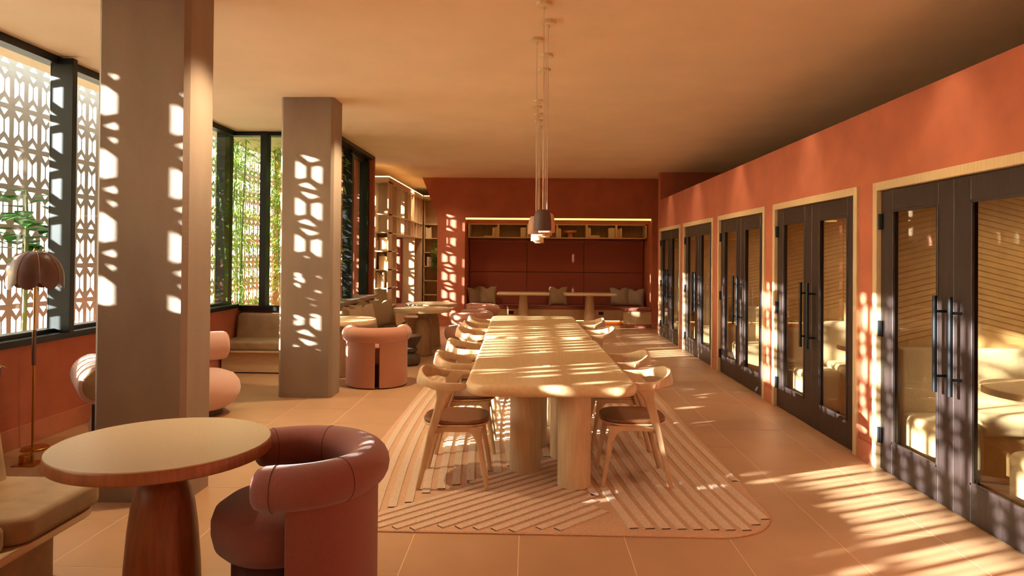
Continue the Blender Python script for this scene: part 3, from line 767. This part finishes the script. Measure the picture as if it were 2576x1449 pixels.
# cushions ------------------------------------------------------------------
def pillow_mesh(m):
    def fn(u, v, s):
        a, b_ = 2*u-1, 2*v-1
        edge = max(0, (1-a*a))*max(0, (1-b_*b_))
        h = .085*edge**.42
        k = 1-.07*(1-abs(b_)**2)*(abs(a)**3); k2 = 1-.07*(1-abs(a)**2)*(abs(b_)**3)
        dent = .05*max(0, b_)**2*max(0, 1-(a/.35)**2)
        return (a*.225*k, s*h*(1+.12*math.sin(5*a+3*b_)), b_*.225*k2-dent+.225)
    N = 18; mb = MB()
    for s in (1, -1):
        vs = [fn(i/N, j/N, s) for i in range(N+1) for j in range(N+1)]
        fs = [(i*(N+1)+j, (i+1)*(N+1)+j, (i+1)*(N+1)+j+1, i*(N+1)+j+1) for i in range(N) for j in range(N)]
        mb.add(vs, fs)
    return mb
PROT = {}
def cushion(loc, rz, tilt, m, label, group, sc=1.0):
    k = m.name
    if k not in PROT: PROT[k] = o = pillow_mesh(m).build('throw_cushion', m, smooth=True)
    else: o = PROT[k].copy(); COL.objects.link(o)
    o.location = loc; o.rotation_euler = (tilt, 0, rz); o.scale = (sc, sc, sc)
    tag(o, label, 'cushion', group)
g = 'throw cushions on the niche bench'
cushion((-1.26, 16.06, .445), R(55), R(-14), LINEN, 'dark taupe cushion in the left corner of the niche', g, .95)
cushion((-1.02, 16.12, .445), R(-6), R(-14), LINEN, 'dark taupe cushion, second from the left in the niche', g)
cushion((.67, 16.12, .445), 0, R(-12), LINEN, 'single taupe cushion in the middle of the niche bench', g)
cushion((2.12, 16.05, .445), R(10), R(-14), SILK, 'silvery sunlit cushion, left of the right-hand niche pair', g)
cushion((2.46, 16.06, .445), R(-20), R(-14), SILK, 'silvery sunlit cushion in the right corner of the niche', g, .95)
g = 'throw cushions on the brown banquette'
cushion((-2.5, 10.72, .455), R(38), R(-16), LINEN, 'taupe cushion, left of the tall pair on the brown banquette', g)
cushion((-2.3, 10.9, .455), R(52), R(-20), LINEN, 'taupe cushion, right of the tall pair on the brown banquette', g)
cushion((-2.56, 9.98, .455), R(50), R(-16), LINENP, 'pale linen cushion nearest the second column', g, .9)
cushion((-2.44, 10.2, .455), R(48), R(-22), LINENP, 'pale linen cushion with dark piping behind the pink armchair', g, .95)
cushion((-2.6, 10.3, .455), R(75), R(-10), LINEN, 'taupe cushion behind the two pale linen ones', g, .9)

# stools ------------------------------------------------------------------------
def hourglass(loc, label, m):
    return tag(MB().lathe([(.15,.004),(.178,.03),(.185,.09),(.165,.15),(.125,.175),(.11,.185),(.135,.2),(.142,.225),(.135,.25),(.11,.262),(.12,.275),(.16,.33),(.195,.395),(.2,.42),(.19,.43),(.1,.425)], n=40).build('turned_stool', m, smooth=True, loc=loc), label, 'stool', 'turned hourglass stools')
hourglass((-1.77, 9.93, 0), 'dark turned wooden stool beside the pink armchair', DSTOOL)
hourglass((-2.2, 13.0, 0), 'pale turned stool behind the round oak table', GREYWOOD)

# floor lamp ---------------------------------------------------------------------
lp = thing('floor_lamp', 'brass floor lamp with scalloped brown leather dome shade', 'lamp', (-4.0, 5.42, 0))
MB().lathe([(.1,.0),(.1,.014),(.09,.022),(.02,.028)], (0, .03, 0), 36).build('base', BRASS, lp, smooth=True)
MB().lathe([(.0095,.02),(.0095,1.58)], n=12).build('pole', BRASS, lp, smooth=True)
MB().lathe([(.014,.685),(.0155,.70),(.0155,.955),(.014,.97)], n=14).build('grip', LEATHD, lp, smooth=True)
def shade(u, v):
    # eight petals, scalloped hem
    a = 2*PI*u; q = abs(math.sin(4*a)); hem = .075*(1-q)
    ph = v*PI/2*.98; r = .205*math.sin(ph)**.85*(1+.012*q*v); z = 1.335+.275*math.cos(ph)**.9
    if v > .8: z -= (v-.8)/.2*(.02+.055*q-.03); r = r*(1-.03*(v-.8)/.2)
    return (r*math.cos(a), r*math.sin(a), z)
grid_obj(lambda u, v: shade(u, max(v, .03)), 96, 20, 'lamp_shade', LEATHD, lp)
st = MB()
for k in range(8):
    a = (k*PI/4)/(2*PI); pts = [Vector(shade(a, v/14)) for v in range(1, 15)]
    pts = [p+Vector((p.x, p.y, 0)).normalized()*.002 for p in pts]; st.tube(pts, .0032, 5)
st.build('stitching', mat('tan_thread', (150, 104, 70), .6), lp)
MB().lathe([(.012,1.6),(.016,1.615),(.01,1.63)], n=14).build('finial', BRASS, lp, smooth=True)
for dx_ in (-.025, .025): MB().lathe([(.002,1.285),(.009,1.29),(.009,1.302),(.002,1.308)], (dx_, 0, 0), 10).build('pull_knob', BRASS, lp, smooth=True)
fp = thing('floor_socket', 'brass floor socket with its lid up at the foot of the floor lamp', 'socket', (-3.78, 5.08, 0))
MB().box(-.07, .11, -.09, .09, 0, .006).build('plate', BRASS, fp, bevel=.002)
MB().lathe([(.05,.006),(.05,.05),(.045,.06),(.02,.062)], (-.03, .02, 0), 24).build('plug', BRASS, fp, smooth=True)
MB().tube([(-.03, .02, .055), (-.06, .1, .05), (-.16, .25, .012), (-.2, .33, .012)], .004, 6).build('cord', BLACK, fp, smooth=True)
pl = thing('planter', 'black planter with fern fronds at the left edge', 'plant', (-3.89, 4.55, 0))
MB().lathe([(.19,.64),(.235,.65),(.24,.79),(.228,.79),(.22,.76)], n=32).build('pot', BLACK, pl)
MB().lathe([(.16,0),(.16,.02),(.02,.03),(.02,.64)], n=20).build('stand', BLACK, pl)
fr = MB()
for q in range(46):
    a = random.uniform(0, 2*PI); d = Vector((math.cos(a), math.sin(a), random.uniform(.5, 1.4))).normalized(); L = random.uniform(.16, .26); s = d.cross(Vector((0,0,1))).normalized()*.02
    p = Vector((d.x*.08, d.y*.08, .76)); dn = Vector((0,0,-.12))
    fr.add([p, p+d*L*.5+s, p+d*L+dn, p+d*L*.5-s], [(0,1,2,3)])
tag(fr.build('foliage', LEAFP, pl), kind='stuff')

# bookcases --------------------------------------------------------------------------
ZL = [.05, .22, .584, .95, 1.318, 1.684, 2.05, 2.416, 3.05]
bk = thing('corner_bookcase', 'tall pale oak corner bookcase with open bays and reading nooks', 'bookcase')
X0 = -2.78; TH = .024
for x in (-2.78-TH, -3.06, -3.75): MB().box(x, x+TH, 13.33, 13.68, 0, 3.05).build('upright', OAKV, bk)
for z in ZL: MB().box(-3.75, X0, 13.325, 13.68, z-TH, z).build('shelf', OAKX, bk)
MB().box(-3.75, -3.3, 13.68, 13.69, 0, 3.05).build('back_board', OAKV, bk)
UY = [13.33+.425*i for i in range(11)]
for i, y in enumerate(UY):
    if i == 0: continue
    MB().box(X0-.34, X0, y-TH, y, 0 if i in (1, 2) else 2.05, 3.05).build('upright', OAKV, bk)
for z in ZL:
    MB().box(X0-.34, X0, 13.68, UY[-1] if z > 2 else UY[2], z-TH, z).build('shelf', OAK, bk)
MB().box(-3.8, X0+.01, 13.31, UY[-1]+.02, 3.05, 3.13).build('cornice', OAK, bk)
for y in (16.42, 17.58):
    MB().box(X0-.3, X0, y-.04, y, 0, 2.05-TH).build('nook_panel', OAKV, bk)
    MB().box(-4.15, X0-.3, y-.06, y, .05, 2.0).build('nook_padding', REDF, bk, bevel=.015)
for y0, y1 in ((14.25, 16.34), (16.46, 17.5)):
    MB().box(-4.1, X0-.12, y0, y1, .05, .36).build('nook_base', OAK, bk); MB().loft(slab_rings(-3.5, (y0+y1)/2, 1.2, y1-y0-.02, .03, .361, .45, .03)).build('nook_seat', REDF, bk, smooth=True)
MB().box(X0-.015, X0+.006, 13.34, UY[-1], 3.131, 3.15).box(-3.75, X0+.006, 13.316, 13.34, 3.131, 3.15).build('led_strip', LED, bk)
b2k = thing('rear_bookcase', 'pale oak bookcase across the far end of the passage', 'bookcase')
for x in (-2.76, -2.32, -1.9, -1.5): MB().box(x, x+TH, 17.66, 18.0, 0, 3.05).build('upright', OAKV, b2k)
for i, z in enumerate(ZL): MB().box(-2.76, -1.5, 17.66, 18.0, z-TH+(.0 if i % 2 else .0), z).build('shelf', OAKX, b2k)
MB().box(-2.76, -1.5, 18.0, 18.02, 0, 3.05).build('back_board', OAKV, b2k)
MB().box(-2.8, -1.5, 17.64, 18.02, 3.05, 3.13).build('cornice', OAKX, b2k)
MB().box(-2.76, -1.5, 17.645, 17.67, 3.131, 3.15).build('led_strip', LED, b2k)

def books(x, y, z, n, axis, where, hmin=.2, hmax=.235, lean=0, dep=.16, group=None, m=None, wmin=.02, wmax=.032):
    """row of upright books; axis 'x' runs left to right, 'y' runs away from the camera"""
    p = 0
    for i in range(n):
        wd = random.uniform(wmin, wmax); h = random.uniform(hmin, hmax); mm = m or random.choice((PAPER, PAPER, PAPER2))
        mb = MB()
        if axis == 'x': mb.box(0, wd-.002, 0, dep, 0, h)
        else: mb.box(-dep, 0, 0, wd-.002, 0, h)
        o = mb.build('book', mm, bevel=.002, seg=1)
        o.location = (x+p, y, z+.001) if axis == 'x' else (x, y+p, z+.001)
        tag(o, 'pale upright book, %s from the %s %s' % (ORD[min(i, 11)], 'left' if axis == 'x' else 'front', where), 'book', group)
        p += wd
def flat_books(x, y, z, n, where, group, L=.22):
    for i in range(n):
        o = MB().box(0, L-.02*i, 0, .16, 0, .026).build('book', PAPER, bevel=.002, seg=1); o.location = (x+.01*i, y, z+.001+.027*i)
        tag(o, 'pale book lying flat, %s from the bottom %s' % (ORD[i], where), 'book', group)
g = 'books on the niche shelf'
def bayx(px): return (px-1332.9)/1717*15.95
books(bayx(1238), 15.95, 2.043, 5, 'x', 'at the first niche divider', .2, .235, group=g)
flat_books(bayx(1216), 15.95, 2.043, 1, 'in the first niche bay', g)
books(bayx(1309), 15.95, 2.043, 5, 'x', 'at the second niche divider', .22, .235, group=g)
books(bayx(1331), 15.95, 2.043, 2, 'x', 'just right of the second niche divider', .15, .2, group=g)
books(bayx(1402), 15.95, 2.043, 3, 'x', 'left of the footed bowl', .2, .22, group=g)
books(bayx(1477), 15.95, 2.043, 3, 'x', 'at the left of the fifth niche bay', .22, .24, group=g)
flat_books(bayx(1484.5), 15.95, 2.043, 2, 'in the fifth niche bay', g)
books(bayx(1530), 15.95, 2.043, 5, 'x', 'at the end of the fifth niche bay', .22, .235, group=g)
books(bayx(1550), 15.95, 2.043, 5, 'x', 'at the left of the sixth niche bay', .2, .235, group=g)
tag(MB().lathe([(.055,0),(.06,.01),(.058,.1),(.09,.115),(.14,.12),(.15,.135),(.15,.165),(.135,.168),(.12,.14),(.05,.13)], n=32).build('footed_bowl', CLAY, smooth=True, loc=(bayx(1435), 16.1, 2.044)), 'terracotta footed bowl on the niche shelf', 'bowl')
g = 'books on the corner bookcase'
books(-3.13, 13.38, 1.684, 7, 'x', 'on the third bookcase shelf from the top', .2, .27, group=g)
books(-3.2, 13.38, 1.318, 4, 'x', 'on the shelf left of the clay vase', .2, .25, group=g)
books(-3.02, 13.38, .95, 5, 'x', 'on the shelf below the clay vase', .26, .32, group=g)
books(X0-.04, 13.40, 1.318, 6, 'y', 'in the corner bay beside the clay vase', .22, .27, group=g, wmin=.03, wmax=.05)
books(X0-.04, 13.83, 1.318, 4, 'y', 'in the bay next to the corner', .22, .27, group=g, wmin=.03, wmax=.05)
books(X0-.04, 13.38, 1.684, 5, 'y', 'in the bay above the corner books', .24, .27, group=g, wmin=.03, wmax=.05)
books(X0-.04, 14.7, 2.05, 3, 'y', 'in the fourth bay of the long upper shelf', .22, .28, group=g, wmin=.03, wmax=.05)
books(X0-.04, 16.0, 2.05, 6, 'y', 'in the seventh bay of the long upper shelf', .22, .26, group=g, wmin=.04, wmax=.06)
flat_books(-2.9, 13.4, 2.416, 2, 'on the top corner shelf', g, .1)
tag(MB().lathe([(.05,0),(.072,.02),(.078,.08),(.07,.2),(.055,.26),(.042,.285),(.046,.3),(.036,.3)], n=28).build('vase', CLAY, smooth=True, loc=(-2.93, 13.5, 1.319)), 'mottled clay vase on the corner bookcase', 'vase')
g = 'books on the rear bookcase'
books(-2.72, 17.7, 2.05, 6, 'x', 'under the top bay of the rear bookcase', .22, .3, group=g, wmin=.02, wmax=.03)
books(-2.28, 17.7, 2.05, 4, 'x', 'in the right bay of the rear bookcase', .22, .26, group=g)
for x, lb in ((-2.68, 'pale box file below the trailing plant'), (-2.26, 'pale box file right of the trailing plant')):
    tag(MB().box(0, .24, 0, .2, 0, .24).build('box_file', PAPER, bevel=.006, loc=(x, 17.7, 1.319)), lb, 'box')
tp = thing('trailing_plant', 'bright green trailing plant on the rear bookcase', 'plant', (-2.46, 17.66, 1.685))
MB().lathe([(.06,0),(.09,.12),(.085,.12)], (0, .12, 0), 20).build('pot', CLAY, tp)
lf = MB()
for q in range(520):
    z = .3-.75*random.random()**.8; a = random.uniform(0, 2*PI); rr_ = (.13 if z > -.1 else .09)*random.random()**.5
    p = Vector((rr_*math.cos(a)+.0, -.03+rr_*.6*math.sin(a) if z < .1 else .1+rr_*math.sin(a), z)); d = Vector((random.uniform(-1,1), random.uniform(-1,.3), random.uniform(-1,.3))).normalized()
    s = d.cross(Vector((.3,.2,1))).normalized()*.016; lf.add([p, p+d*.02+s, p+d*.05, p+d*.02-s], [(0,1,2,3)])
tag(lf.build('foliage', LEAFP, tp), kind='stuff')

# niche tables -----------------------------------------------------------------------
def niche_table(loc, label):
    t = thing('pedestal_table', label, 'table', loc, 0, 'pedestal tables at the niche bench')
    MB().loft(slab_rings(0, 0, 1.19, .66, .08, .722, .775, .02, 6, 4)).build('tabletop', OAK, t, smooth=True)
    MB().lathe([(.15,.003),(.15,.012),(.142,.02),(.085,.722)], n=32).build('pedestal', OAKV, t, smooth=True)
    return t
nt1 = niche_table((-.14, 15.5, 0), 'oak pedestal table at the left of the niche bench')
dup(nt1, (1.36, 15.5, 0), 0, 'oak pedestal table at the right of the niche bench')
